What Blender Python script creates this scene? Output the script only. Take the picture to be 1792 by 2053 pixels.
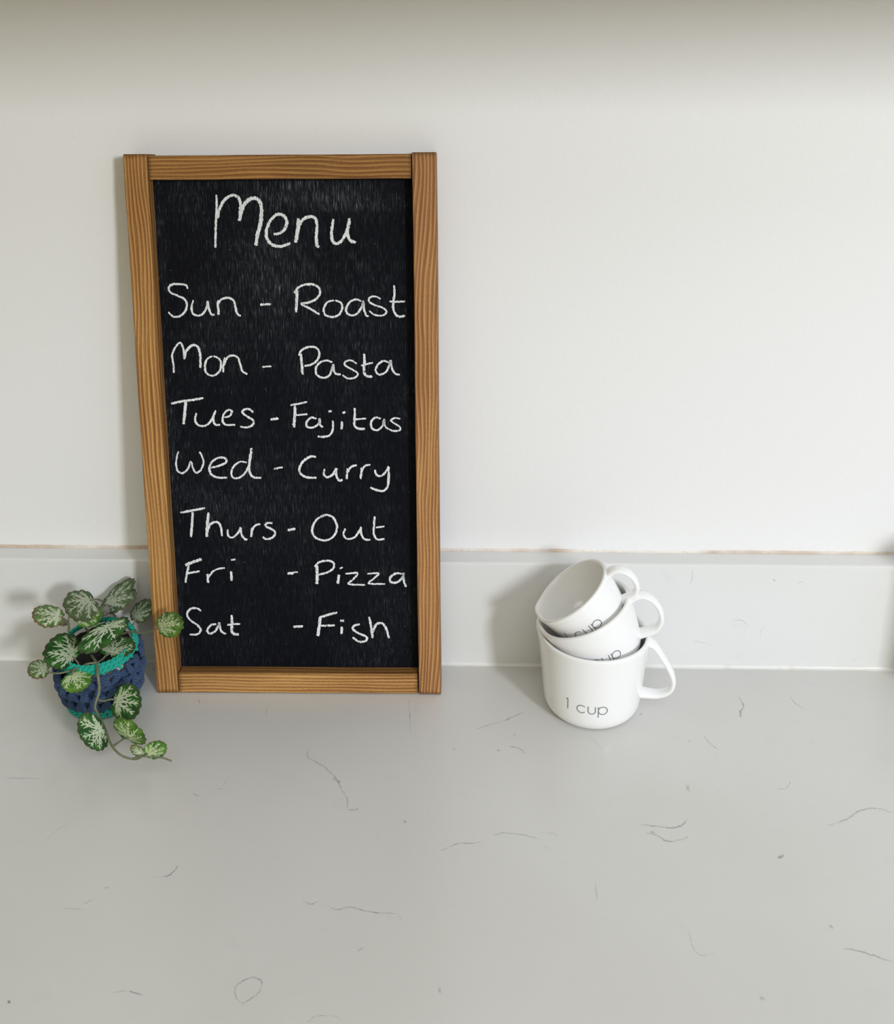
import bpy, bmesh, math, random
import numpy as np
from mathutils import Vector, Matrix

# ------------------------------------------------------------------ scene, camera, world, lights, exposure
S = bpy.context.scene
COL = S.collection
for o in list(bpy.data.objects): bpy.data.objects.remove(o, do_unlink=True)

IW, IH = 1792, 2053
FPX, CX, CY = 1932.858, 897.24, 679.906           # lens measured off the photograph (frame cropped from the top)
PITCH, YAW, ROLL = 0.279025, 0.03035, -0.0065663
CAM = np.array([-0.0181, -0.73797, 0.50988])
FW = np.array([-math.sin(YAW)*math.cos(PITCH), math.cos(YAW)*math.cos(PITCH), -math.sin(PITCH)])
RT = np.array([math.cos(YAW), math.sin(YAW), 0.0]); UP = np.cross(RT, FW)
RT, UP = math.cos(ROLL)*RT+math.sin(ROLL)*UP, math.cos(ROLL)*UP-math.sin(ROLL)*RT
cd = bpy.data.cameras.new('camera'); cam = bpy.data.objects.new('camera', cd); COL.objects.link(cam)
M = Matrix.Identity(4)
for i in range(3):
    M[i][0], M[i][1], M[i][2], M[i][3] = RT[i], UP[i], -FW[i], CAM[i]
cam.matrix_world = M
cd.sensor_fit = 'HORIZONTAL'; cd.sensor_width = 36.0; cd.lens = FPX/IW*36.0
cd.shift_x = (IW/2-CX)/IW; cd.shift_y = (CY-IH/2)/IW
cd.clip_start = 0.01
S.camera = cam

S.view_settings.view_transform = 'Standard'; S.view_settings.look = 'None'
S.view_settings.gamma = 1; S.view_settings.use_curve_mapping = False
S.view_settings.exposure = 0.07
W = bpy.data.worlds.new('room_light'); S.world = W; W.use_nodes = True
bg = W.node_tree.nodes['Background']; bg.inputs[0].default_value = (1.0, 0.86, 0.50, 1); bg.inputs[1].default_value = 0.355

def area(name, loc, target, sx, sy, power, color):
    l = bpy.data.lights.new(name, 'AREA'); l.shape = 'RECTANGLE'; l.size = sx; l.size_y = sy
    l.energy = power; l.color = color
    o = bpy.data.objects.new(name, l); COL.objects.link(o)
    o.location = loc; o.rotation_euler = (Vector(target)-Vector(loc)).to_track_quat('-Z', 'Y').to_euler()
    return o
area('window_light', (1.36, -2.20, 0.93), (0.08, 0, 0.08), 0.26, 0.36, 34.5, (0.91, 0.955, 1.0))
area('soft_fill_light', (1.5, -1.5, 1.0), (0.0, 0, 0.2), 0.9, 1.0, 6.0, (0.35, 0.50, 1.0))  # added broad fill from the right, softens the gradient down the wall
area('overhead_fill_light', (0.1, -1.35, 1.5), (0.0, 0, 0.1), 1.3, 1.0, 9.4, (0.82, 0.90, 1.0))  # added overhead fill, no known lamp; makes the wall brighter lower down

def at(px, py, Y):
    """point of the place seen at a pixel of the photograph, at distance Y from the upstand face"""
    v = FW+RT*(px-CX)/FPX-UP*(py-CY)/FPX
    return CAM+v*(Y-CAM[1])/v[1]
def atz(px, py, Z):
    v = FW+RT*(px-CX)/FPX-UP*(py-CY)/FPX
    return CAM+v*(Z-CAM[2])/v[2]

# ------------------------------------------------------------------ helpers
def mat(name):
    m = bpy.data.materials.new(name); m.use_nodes = True
    nt = m.node_tree; b = nt.nodes['Principled BSDF']
    return m, nt, b
def N(nt, t, **k):
    n = nt.nodes.new(t)
    for a, v in k.items():
        if a.startswith('i_'): n.inputs[a[2:].replace('_', ' ')].default_value = v
        else: setattr(n, a, v)
    return n
def L(nt, a, b): nt.links.new(a, b)
def ramp(nt, stops, interp='LINEAR'):
    r = nt.nodes.new('ShaderNodeValToRGB'); cr = r.color_ramp; cr.interpolation = interp
    while len(cr.elements) < len(stops): cr.elements.new(0.5)
    for e, (p, c) in zip(cr.elements, stops): e.position = p; e.color = (*c, 1) if len(c) == 3 else c
    return r
def noise(nt, vec, scale, detail=3, rough=.5, dist=0):
    n = nt.nodes.new('ShaderNodeTexNoise'); n.inputs['Scale'].default_value = scale
    n.inputs['Detail'].default_value = detail; n.inputs['Roughness'].default_value = rough
    n.inputs['Distortion'].default_value = dist
    if vec is not None: nt.links.new(vec, n.inputs['Vector'])
    return n
def mapping(nt, src, scale=(1, 1, 1), loc=(0, 0, 0), rot=(0, 0, 0)):
    m = nt.nodes.new('ShaderNodeMapping')
    m.inputs['Scale'].default_value = scale; m.inputs['Location'].default_value = loc; m.inputs['Rotation'].default_value = rot
    nt.links.new(src, m.inputs['Vector']); return m.outputs[0]
def coord(nt, kind='Object'):
    return nt.nodes.new('ShaderNodeTexCoord').outputs[kind]
def mixc(nt, fac, a, b, blend='MIX'):
    m = nt.nodes.new('ShaderNodeMix'); m.data_type = 'RGBA'; m.blend_type = blend
    for sock, v in ((m.inputs[0], fac), (m.inputs[6], a), (m.inputs[7], b)):
        if hasattr(v, 'is_output'): nt.links.new(v, sock)
        elif isinstance(v, (int, float)): sock.default_value = v
        else: sock.default_value = (*v, 1)
    return m.outputs[2]
def mth(nt, op, a, b=0.0, c=None, clamp=False):
    m = nt.nodes.new('ShaderNodeMath'); m.operation = op; m.use_clamp = clamp
    for i, v in enumerate((a, b) if c is None else (a, b, c)):
        if hasattr(v, 'is_output'): nt.links.new(v, m.inputs[i])
        else: m.inputs[i].default_value = v
    return m.outputs[0]
def bump(nt, b, h, strength=.2, dist=.001):
    n = nt.nodes.new('ShaderNodeBump'); n.inputs['Strength'].default_value = strength; n.inputs['Distance'].default_value = dist
    nt.links.new(h, n.inputs['Height']); nt.links.new(n.outputs[0], b.inputs['Normal'])

def mesh(name, verts, faces, m=None, parent=None, smooth=True, attrs=None):
    me = bpy.data.meshes.new(name); me.from_pydata([tuple(map(float, v)) for v in verts], [], [tuple(int(i) for i in f) for f in faces]); me.update()
    if smooth: me.polygons.foreach_set('use_smooth', [True]*len(me.polygons))
    for k, a in (attrs or {}).items():
        at_ = me.attributes.new(k, 'FLOAT', 'POINT'); at_.data.foreach_set('value', np.asarray(a, dtype=np.float32))
    o = bpy.data.objects.new(name, me); COL.objects.link(o)
    if m: me.materials.append(m)
    if parent: o.parent = parent
    return o
def bevel_box(name, x0, x1, y0, y1, z0, z1, m, parent=None, bev=.0008, seg=2, cuts=0, wob=0, seed=0):
    bm = bmesh.new(); bmesh.ops.create_cube(bm, size=1)
    for v in bm.verts:
        v.co = Vector((x0+(v.co.x+.5)*(x1-x0), y0+(v.co.y+.5)*(y1-y0), z0+(v.co.z+.5)*(z1-z0)))
    if cuts:
        ax = max(range(3), key=lambda i: (x1-x0, y1-y0, z1-z0)[i])
        es = [e for e in bm.edges if abs((e.verts[0].co-e.verts[1].co)[ax]) > 1e-4 and (e.verts[0].co-e.verts[1].co).length > .9*(x1-x0, y1-y0, z1-z0)[ax]]
        bmesh.ops.subdivide_edges(bm, edges=es, cuts=cuts, use_grid_fill=True)
        rnd = random.Random(seed); ring = {}
        for v in bm.verts:
            k = round(v.co[ax], 4); ring.setdefault(k, (rnd.uniform(-wob, wob), rnd.uniform(-wob, wob)))
        for v in bm.verts:
            a, b_ = ring[round(v.co[ax], 4)]; others = [i for i in range(3) if i != ax]
            v.co[others[0]] += a; v.co[others[1]] += b_*.4
    if bev: 
        es = [e for e in bm.edges if len(e.link_faces) == 2 and e.calc_face_angle() > .8]
        bmesh.ops.bevel(bm, geom=es, offset=bev, segments=seg, affect='EDGES', profile=.6)
    me = bpy.data.meshes.new(name); bm.to_mesh(me); bm.free()
    me.materials.append(m); o = bpy.data.objects.new(name, me); COL.objects.link(o)
    if parent: o.parent = parent
    return o
def empty(name, loc, label, cat, group=None):
    o = bpy.data.objects.new(name, None); COL.objects.link(o); o.location = loc
    o.empty_display_size = .02; tag(o, label, cat, group); return o
def tag(o, label=None, cat=None, group=None, kind=None):
    if label: o['label'] = label
    if cat: o['category'] = cat
    if group: o['group'] = group
    if kind: o['kind'] = kind
    return o
def smooth_line(pts, n=8):
    P = [np.array(p, float) for p in pts]
    if len(P) == 2: return [P[0]+(P[1]-P[0])*i/n for i in range(n+1)]
    P = [2*P[0]-P[1]]+P+[2*P[-1]-P[-2]]; out = []
    for i in range(1, len(P)-2):
        a, b, c, d = P[i-1:i+3]
        for k in range(n):
            t = k/n
            out.append(.5*((2*b)+(-a+c)*t+(2*a-5*b+4*c-d)*t*t+(-a+3*b-3*c+d)*t**3))
    out.append(P[-2]); return out
def tube(pts, radii, sides=8, cap=True):
    pts = [np.array(p, float) for p in pts]; n = len(pts); V = []; F = []
    if not hasattr(radii, '__len__'): radii = [radii]*n
    prev = None
    for i, p in enumerate(pts):
        t = pts[min(i+1, n-1)]-pts[max(i-1, 0)]; t = t/(np.linalg.norm(t)+1e-12)
        if prev is None:
            a = np.cross(t, [0, 0, 1]) if abs(t[2]) < .9 else np.cross(t, [1, 0, 0])
        else: a = prev-t*(prev@t)
        a /= np.linalg.norm(a)+1e-12; prev = a; b = np.cross(t, a)
        for k in range(sides):
            th = 2*math.pi*k/sides
            V.append(p+radii[i]*(math.cos(th)*a+math.sin(th)*b))
    for i in range(n-1):
        for k in range(sides):
            F.append((i*sides+k, i*sides+(k+1) % sides, (i+1)*sides+(k+1) % sides, (i+1)*sides+k))
    if cap: F.append(tuple(range(sides-1, -1, -1))); F.append(tuple((n-1)*sides+k for k in range(sides)))
    return V, F
def join(parts):
    V = []; F = []
    for v, f in parts:
        o = len(V); V += list(v); F += [tuple(i+o for i in q) for q in f]
    return V, F

# ------------------------------------------------------------------ materials
def wall_material():
    m, nt, b = mat('painted_wall')
    c = coord(nt)
    big = noise(nt, c, 3, 2); fine = noise(nt, c, 900, 2)
    sp = nt.nodes.new('ShaderNodeTexVoronoi'); sp.inputs['Scale'].default_value = 26; L(nt, c, sp.inputs['Vector'])
    wob = noise(nt, c, 400, 1)
    dist = mth(nt, 'ADD', sp.outputs['Distance'], mth(nt, 'MULTIPLY', wob.outputs[0], .02))
    pick = nt.nodes.new('ShaderNodeSeparateColor'); L(nt, sp.outputs['Color'], pick.inputs[0])
    size = mth(nt, 'MULTIPLY', mth(nt, 'POWER', pick.outputs[0], 8.0), .045)
    spot = mth(nt, 'LESS_THAN', mth(nt, 'SUBTRACT', dist, .012), size)
    spot = mth(nt, 'MULTIPLY', spot, mth(nt, 'GREATER_THAN', pick.outputs[1], .35))
    base = mixc(nt, big.outputs[0], (.860, .855, .845), (.880, .877, .868))
    col = mixc(nt, mth(nt, 'MULTIPLY', spot, .38), base, (.33, .30, .26))
    L(nt, col, b.inputs['Base Color']); b.inputs['Roughness'].default_value = .62
    bump(nt, b, fine.outputs[0], .25, .0006); return m
def quartz_material(name='quartz_stone', c0=(.665, .655, .622), c1=(.695, .685, .657), rough=.22, spec=.5):
    m, nt, b = mat(name)
    c = coord(nt)
    big = noise(nt, c, 5, 3); fine = noise(nt, c, 1500, 2, .6); mid = noise(nt, c, 40, 4)
    col = mixc(nt, ramp_out(nt, big.outputs[0], .35, .65), c0, c1)
    col = mixc(nt, mth(nt, 'MULTIPLY', ramp_out(nt, fine.outputs[0], .35, .75), .10), col, (.40, .40, .38))
    col = mixc(nt, mth(nt, 'MULTIPLY', ramp_out(nt, mid.outputs[0], .60, .75), .10), col, (.5, .5, .48))
    # rare flecks
    v = nt.nodes.new('ShaderNodeTexVoronoi'); v.inputs['Scale'].default_value = 60; L(nt, c, v.inputs['Vector'])
    sc = nt.nodes.new('ShaderNodeSeparateColor'); L(nt, v.outputs['Color'], sc.inputs[0])
    fl = mth(nt, 'LESS_THAN', v.outputs['Distance'], mth(nt, 'MULTIPLY', mth(nt, 'POWER', sc.outputs[0], 10), .085))
    col = mixc(nt, mth(nt, 'MULTIPLY', fl, .45), col, (.28, .27, .24))
    L(nt, col, b.inputs['Base Color'])
    b.inputs['Roughness'].default_value = rough; b.inputs['Specular IOR Level'].default_value = spec
    return m
def ramp_out(nt, v, a, b_):
    r = nt.nodes.new('ShaderNodeMapRange'); r.inputs[1].default_value = a; r.inputs[2].default_value = b_
    r.interpolation_type = 'SMOOTHSTEP'; L(nt, v, r.inputs[0]); return r.outputs[0]
def wood_material(name, axis, seed, light=(.76, .43, .145), dark=(.24, .098, .026), scale=1.0, slant=0.0, ext=None):
    m, nt, b = mat(name)
    c = coord(nt); c_raw = c
    # bring the long axis to z, stripes across x
    if axis == 'x': c = mapping(nt, c, rot=(0, math.pi/2, 0))
    c = mapping(nt, c, loc=(seed*.31, seed*.17, seed*.53), rot=(0, slant, 0))
    warp = noise(nt, mapping(nt, c, (18, 18, 5.5)), 1, 2, .5)
    warp2 = noise(nt, mapping(nt, c, (90, 90, 14)), 1, 2, .5)
    sx = nt.nodes.new('ShaderNodeSeparateXYZ'); L(nt, c, sx.inputs[0])
    x = mth(nt, 'ADD', sx.outputs[0], mth(nt, 'MULTIPLY', sx.outputs[1], .55))
    ph = mth(nt, 'ADD', mth(nt, 'MULTIPLY', x, 330*scale), mth(nt, 'MULTIPLY', warp.outputs[0], 6.0))
    ph = mth(nt, 'ADD', ph, mth(nt, 'MULTIPLY', warp2.outputs[0], 1.0))
    fr = mth(nt, 'FRACT', ph)
    # a ring: bright early wood line, brown late wood
    ring = ramp(nt, [(0, (.05,)*3), (.16, (.95,)*3), (.36, (.72,)*3), (.62, (.22,)*3), (1, (.05,)*3)])
    L(nt, fr, ring.inputs[0])
    ring2 = noise(nt, mapping(nt, c, (420, 420, 9)), 1, 3, .6)
    patch = noise(nt, mapping(nt, c, (30, 30, 8)), 1, 2)
    f = mth(nt, 'ADD', mth(nt, 'MULTIPLY', ring.outputs[0], .68), mth(nt, 'MULTIPLY', mth(nt, 'SUBTRACT', ring2.outputs[0], .5), .75))
    f = mth(nt, 'ADD', f, mth(nt, 'MULTIPLY', mth(nt, 'SUBTRACT', patch.outputs[0], .4), .55), clamp=True)
    pore = noise(nt, mapping(nt, c, (2200, 2200, 420)), 1, 2, .6)
    f = mth(nt, 'SUBTRACT', f, mth(nt, 'MULTIPLY', ramp_out(nt, pore.outputs[0], .52, .72), .28), clamp=True)
    r = ramp(nt, [(0, dark), (.45, tuple((a+b2)/2*.92 for a, b2 in zip(light, dark))), (1, light)])
    L(nt, f, r.inputs[0]); wc = r.outputs[0]
    if ext:      # the stain gathered darker along the arrises and on the cut ends
        q = nt.nodes.new('ShaderNodeSeparateXYZ'); L(nt, c_raw, q.inputs[0]); en = noise(nt, mapping(nt, c_raw, (220, 220, 220)), 1, 3, .6)
        x0, x1, z0, z1 = ext
        dx = mth(nt, 'MINIMUM', mth(nt, 'SUBTRACT', q.outputs[0], x0), mth(nt, 'SUBTRACT', x1, q.outputs[0]))
        dz = mth(nt, 'MINIMUM', mth(nt, 'SUBTRACT', q.outputs[2], z0), mth(nt, 'SUBTRACT', z1, q.outputs[2]))
        if axis == 'x': dx, dz = dz, dx
        ea = mth(nt, 'SUBTRACT', 1, ramp_out(nt, mth(nt, 'SUBTRACT', dx, mth(nt, 'MULTIPLY', en.outputs[0], .0016)), -.0008, .0008))
        eb = mth(nt, 'SUBTRACT', 1, ramp_out(nt, mth(nt, 'SUBTRACT', dz, mth(nt, 'MULTIPLY', en.outputs[0], .0045)), -.0020, .0022))
        wc = mixc(nt, mth(nt, 'MULTIPLY', mth(nt, 'MAXIMUM', mth(nt, 'MULTIPLY', ea, .7), eb), .66), wc, tuple(v_*.42 for v_ in dark))
    L(nt, wc, b.inputs['Base Color'])
    b.inputs['Roughness'].default_value = .55; b.inputs['Specular IOR Level'].default_value = .25
    bump(nt, b, f, .35, .0004); return m
def board_material():
    m, nt, b = mat('blackboard_paint')
    c = coord(nt)                       # metres on the board, x across, z up
    warp = noise(nt, mapping(nt, c, (40, 40, 12)), 1, 2)
    cw = nt.nodes.new('ShaderNodeVectorMath'); cw.operation = 'ADD'
    comb = nt.nodes.new('ShaderNodeCombineXYZ'); L(nt, mth(nt, 'MULTIPLY', mth(nt, 'SUBTRACT', warp.outputs[0], .5), .012), comb.inputs[0])
    L(nt, c, cw.inputs[0]); L(nt, comb.outputs[0], cw.inputs[1]); cc = cw.outputs[0]
    st = noise(nt, mapping(nt, cc, (1900, 1, 110)), 1, 3, .65)
    st2 = noise(nt, mapping(nt, cc, (1300, 1, 60)), 1, 2, .6)
    st = mth(nt, 'POWER', ramp_out(nt, st.outputs[0], .50, .80), 1.3)
    dust = noise(nt, mapping(nt, c, (22, 1, 9), loc=(3, 0, 1)), 1, 4, .62)
    dust = ramp_out(nt, dust.outputs[0], .42, .78)
    sx = nt.nodes.new('ShaderNodeSeparateXYZ'); L(nt, c, sx.inputs[0])
    def blob(x, z, rx, rz, amp, rot=0.0, soft=1.0):
        dx = mth(nt, 'SUBTRACT', sx.outputs[0], x); dz = mth(nt, 'SUBTRACT', sx.outputs[2], z)
        cr, sr = math.cos(rot), math.sin(rot)
        a = mth(nt, 'DIVIDE', mth(nt, 'ADD', mth(nt, 'MULTIPLY', dx, cr), mth(nt, 'MULTIPLY', dz, sr)), rx)
        e = mth(nt, 'DIVIDE', mth(nt, 'SUBTRACT', mth(nt, 'MULTIPLY', dz, cr), mth(nt, 'MULTIPLY', dx, sr)), rz)
        d = mth(nt, 'ADD', mth(nt, 'MULTIPLY', a, a), mth(nt, 'MULTIPLY', e, e))
        return mth(nt, 'MULTIPLY', mth(nt, 'POWER', 2.718, mth(nt, 'MULTIPLY', d, -soft)), amp)
    tot = None
    for args in BLOBS:
        q = blob(*args); tot = q if tot is None else mth(nt, 'ADD', tot, q)
    amt = mth(nt, 'ADD', mth(nt, 'MULTIPLY', dust, .30), tot)
    grain = mth(nt, 'ADD', mth(nt, 'MULTIPLY', st, .85), mth(nt, 'MULTIPLY', ramp_out(nt, st2.outputs[0], .45, .8), .25))
    f = mth(nt, 'MULTIPLY', mth(nt, 'ADD', mth(nt, 'MULTIPLY', mth(nt, 'POWER', grain, 1.35), 1.5), .012), mth(nt, 'ADD', mth(nt, 'MULTIPLY', amt, .75), .06), clamp=True)
    speck = nt.nodes.new('ShaderNodeTexVoronoi'); speck.inputs['Scale'].default_value = 210; L(nt, c, speck.inputs['Vector'])
    ssc = nt.nodes.new('ShaderNodeSeparateColor'); L(nt, speck.outputs['Color'], ssc.inputs[0])
    sp = mth(nt, 'LESS_THAN', speck.outputs['Distance'], mth(nt, 'MULTIPLY', mth(nt, 'POWER', ssc.outputs[0], 5), .09))
    col = mixc(nt, f, (.0055, .0060, .0085), (.42, .47, .52))
    col = mixc(nt, mth(nt, 'MULTIPLY', sp, .22), col, (.5, .5, .5))
    L(nt, col, b.inputs['Base Color'])
    b.inputs['Roughness'].default_value = .6; b.inputs['Specular IOR Level'].default_value = .03
    bump(nt, b, st2.outputs[0], .35, .0005); return m
def ink_material(name, color, rough=.8, grain=None, alpha=1.0, soft=.35):
    """flat print / chalk on a surface: the ribbon's edge attribute and a grain decide where pigment sits"""
    m, nt, b = mat(name)
    a = nt.nodes.new('ShaderNodeAttribute'); a.attribute_name = 'edge'
    e = ramp_out(nt, a.outputs['Fac'], 0.0, soft)
    if grain == 'chalk':
        c = coord(nt)
        n1 = noise(nt, mapping(nt, c, (1500, 1, 260)), 1, 3, .7); n2 = noise(nt, c, 900, 2, .6)
        g = mth(nt, 'ADD', mth(nt, 'MULTIPLY', n1.outputs[0], .6), mth(nt, 'MULTIPLY', n2.outputs[0], .4))
        thr = mth(nt, 'SUBTRACT', 1.0, mth(nt, 'MULTIPLY', e, .57))
        fac = ramp_out(nt, mth(nt, 'SUBTRACT', g, mth(nt, 'MULTIPLY', thr, .86)), -.03, .09)
        fac = mth(nt, 'MULTIPLY', fac, alpha)
        L(nt, mixc(nt, ramp_out(nt, n1.outputs[0], .4, .65), tuple(x*.74 for x in color), color), b.inputs['Base Color'])
    else:
        fac = mth(nt, 'MULTIPLY', e, alpha); b.inputs['Base Color'].default_value = (*color, 1)
        if grain == 'vein':
            w = nt.nodes.new('ShaderNodeAttribute'); w.attribute_name = 'weight'
            n1 = noise(nt, coord(nt), 160, 3, .6)
            fac = mth(nt, 'MULTIPLY', mth(nt, 'MULTIPLY', fac, w.outputs['Fac']), ramp_out(nt, n1.outputs[0], .25, .6))
    L(nt, fac, b.inputs['Alpha']); b.inputs['Roughness'].default_value = rough
    b.inputs['Specular IOR Level'].default_value = .3
    return m

# ------------------------------------------------------------------ the setting
TH, UH = 0.0216, 0.100                       # upstand thickness and height
wall_m = wall_material()
quartz = quartz_material()
bevel_box('wall_back', -1.7, 1.5, TH, TH+.1, -.9, 1.75, wall_m, bev=0)['kind'] = 'structure'
m_floor, nt, b = mat('floor_tile'); b.inputs['Base Color'].default_value = (.42, .40, .37, 1); b.inputs['Roughness'].default_value = .5
n_ = noise(nt, coord(nt), 6, 4); L(nt, mixc(nt, n_.outputs[0], (.36, .34, .31), (.48, .46, .43)), b.inputs['Base Color'])
bevel_box('floor', -1.7, 1.5, -2.6, TH+.1, -1.0, -.9, m_floor, bev=0)['kind'] = 'structure'

worktop = bevel_box('worktop', -1.7, 1.5, -.62, TH, -.02, 0, quartz, bev=.001)
tag(worktop, 'pale grey veined quartz worktop under the board, plant and cups', 'worktop')
upstand = bevel_box('upstand', -1.7, 1.5, 0, TH, 0.0002, UH, quartz_material('upstand_stone', (.775, .775, .755), (.80, .80, .785), .3), bev=.0024, seg=3)
tag(upstand, 'low quartz upstand along the wall behind the chalkboard and cups', 'upstand')

# sealant beads: a thin dirty caulk line at the wall, a pale one at the worktop
def bead(name, y, z, r, m, seed):
    rnd = random.Random(seed); V = []; F = []; n = 420; K = 5
    for i in range(n+1):
        x = -1.7+3.2*i/n; rr = r*(1+rnd.uniform(-.14, .14))
        for k in range(K):
            t = k/(K-1)*math.pi/2
            V.append((x, y-rr*(1-math.sin(t)) if True else 0, z+rr*(1-math.cos(t))))
    for i in range(n):
        for k in range(K-1): F.append((i*K+k, (i+1)*K+k, (i+1)*K+k+1, i*K+k+1))
    o = mesh(name, V, F, m); o['kind'] = 'structure'; return o
m_seal, nt, b = mat('wall_sealant')
n1 = noise(nt, mapping(nt, coord(nt), (9, 9, 9)), 1, 4, .65); n2 = noise(nt, coord(nt), 700, 2)
c_ = mixc(nt, ramp_out(nt, n1.outputs[0], .42, .66), (.86, .82, .76), (.62, .48, .36)); c_ = mixc(nt, mth(nt, 'MULTIPLY', ramp_out(nt, n2.outputs[0], .55, .7), .4), c_, (.4, .3, .2))
L(nt, c_, b.inputs['Base Color']); b.inputs['Roughness'].default_value = .6
bead('trim_1', TH, UH, .0022, m_seal, 1)
m_seal2, nt, b = mat('worktop_sealant')
n1 = noise(nt, mapping(nt, coord(nt), (14, 14, 14)), 1, 4, .65)
L(nt, mixc(nt, ramp_out(nt, n1.outputs[0], .5, .75), (.80, .795, .76), (.55, .50, .38)), b.inputs['Base Color']); b.inputs['Roughness'].default_value = .35
bead('trim_2', 0, 0, .0024, m_seal2, 2)

# added cupboard, unseen; height and depth chosen to shade the top of the wall
m_cup, nt, b = mat('cupboard_paint'); b.inputs['Base Color'].default_value = (.78, .76, .72, 1); b.inputs['Roughness'].default_value = .45
cup_t = empty('shade_cupboard', (0, TH, .600), 'added unseen white cupboard above the worktop, shading the top of the wall', 'cupboard')
bevel_box('carcass', -1.3, 1.2, -.42, 0, 0, .72, m_cup, cup_t, .001)
for k in range(5):
    d_ = bevel_box('door', -1.3+.5*k+.002, -.8+.5*k-.002, -.442, -.421, .0, .72, m_cup, cup_t, .0015)
    h_ = bevel_box('handle', -1.0+.5*k, -.88+.5*k, -.456, -.4425, .03, .04, m_cup, d_, .002)
# base unit under the worktop
base_t = empty('base_cupboard', (0, TH, -.9), 'white kitchen base cupboard carrying the quartz worktop', 'cupboard')
bevel_box('carcass', -1.7, 1.5, -.58, 0, 0, .88, m_cup, base_t, 0)
for k in range(5):
    bevel_box('door', -1.7+.64*k+.002, -1.06+.64*k-.002, -.6, -.581, .1, .87, m_cup, base_t, .0015)

# ------------------------------------------------------------------ ribbons (chalk, print, stone veins)
def ribbon(pts, width, to3, cross=5, taper=True, rnd=None, jitter=.1):
    """flat strip along pts (2-D) of given width; to3 maps (a, b) to 3-D"""
    P = np.array(pts); n = len(P); V = []; F = []; E = []
    T = np.gradient(P, axis=0); T /= np.linalg.norm(T, axis=1)[:, None]+1e-12
    Nn = np.stack([-T[:, 1], T[:, 0]], 1)
    w = np.full(n, width, float) if not hasattr(width, '__len__') else np.interp(np.linspace(0, 1, n), np.linspace(0, 1, len(width)), width)
    if rnd: w = w*(1+np.array([rnd.uniform(-jitter, jitter) for _ in range(n)]))
    for i in range(n):
        for k in range(cross):
            s = k/(cross-1)*2-1
            q = P[i]+Nn[i]*w[i]/2*s; V.append(to3(q[0], q[1]))
            e = 1-abs(s)
            if i in (0, n-1): e *= 0 if taper else 1
            E.append(e)
    for i in range(n-1):
        for k in range(cross-1): F.append((i*cross+k, i*cross+k+1, (i+1)*cross+k+1, (i+1)*cross+k))
    return V, F, E
class Ink:
    def __init__(s): s.V = []; s.F = []; s.E = []; s.W = []
    def add(s, r, w=1.0):
        o = len(s.V); s.V += list(r[0]); s.F += [tuple(i+o for i in f) for f in r[1]]; s.E += r[2]
        s.W += list(w) if hasattr(w, '__len__') else [w]*len(r[0])
    def build(s, name, m, parent): return mesh(name, s.V, s.F, m, parent, attrs={'edge': s.E, 'weight': s.W})

# ------------------------------------------------------------------ the chalkboard
BX, BD, BW_, BH_, T_, PD, SW = -0.2863, 0.04543, 0.23935, 0.44652, 0.0210, 0.0109, 0.0184
lean = math.asin((TH+BD-T_)/BH_)
by, br = 0.007854, 0.0020274
u_ = np.array([math.cos(by), math.sin(by), 0]); n0 = np.array([math.sin(by), -math.cos(by), 0])
w_ = np.array([0, 0, 1])*math.cos(lean)-n0*math.sin(lean)
u_, w_ = math.cos(br)*u_+math.sin(br)*w_, math.cos(br)*w_-math.sin(br)*u_
n_b = np.cross(u_, w_)
B = empty('menu_board', (BX, -BD, 0), 'tall black chalkboard menu in a brown wooden frame leaning on the wall', 'chalkboard')
MB = Matrix.Identity(4)
for i in range(3): MB[i][0], MB[i][1], MB[i][2] = u_[i], -n_b[i], w_[i]
MB.translation = Vector((BX, -BD, .0004)); B.matrix_world = MB
O_b = np.array([BX, -BD, 0.0])
def on_board(px, py, depth=PD):
    """photo pixel -> metres on the board's panel (x across, z up)"""
    v = FW+RT*(px-CX)/FPX-UP*(py-CY)/FPX; p0 = O_b-n_b*depth
    q = CAM+v*(((p0-CAM)@n_b)/(v@n_b))-O_b
    return q@u_, q@w_
BLOBS = []
for px, py, rx, rz, amp, rot in [(540, 545, .030, .035, .55, 0), (640, 390, .050, .010, .8, -.10), (700, 400, .020, .008, .7, -.2),
        (600, 380, .06, .02, .25, 0), (420, 1010, .022, .010, .45, -.4), (560, 1000, .04, .05, .25, 0), (370, 400, .015, .02, .35, 0),
        (740, 620, .03, .06, .20, 0), (560, 560, .05, .05, .2, 0), (420, 650, .02, .03, .2, 0), (770, 1250, .02, .06, .18, 0),
        (356, 1240, .004, .06, .6, .02), (322, 470, .004, .05, .5, .02), (340, 860, .004, .06, .5, .02)]:
    a, z = on_board(px, py); BLOBS.append((a, z, rx, rz, amp, rot))
def frame_piece(name, x0, x1, y0, y1, z0, z1, m, seed):
    return bevel_box(name, x0, x1, y0, y1, z0, z1, m, B, .0007, 2, 14, .00022, seed)
woodL = wood_material('stained_pine_left', 'z', 1, slant=.010, ext=(0, SW, 0, BH_))
woodR = wood_material('stained_pine_right', 'z', 7, slant=-.03, ext=(BW_-SW, BW_, 0, BH_), light=(.72, .39, .150), dark=(.24, .098, .032))
woodT = wood_material('stained_pine_top', 'x', 3, slant=.012, ext=(SW, BW_-SW, BH_-.0012-SW, BH_-.0012), light=(.58, .305, .090), dark=(.18, .070, .019))
woodB = wood_material('stained_pine_bottom', 'x', 11, slant=.004, ext=(SW, BW_-SW, 0, SW), light=(.76, .43, .145))
frame_piece('stile', 0, SW, 0, T_, 0, BH_, woodL, 1)
frame_piece('stile', BW_-SW, BW_, 0, T_, 0, BH_, woodR, 2)
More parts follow.
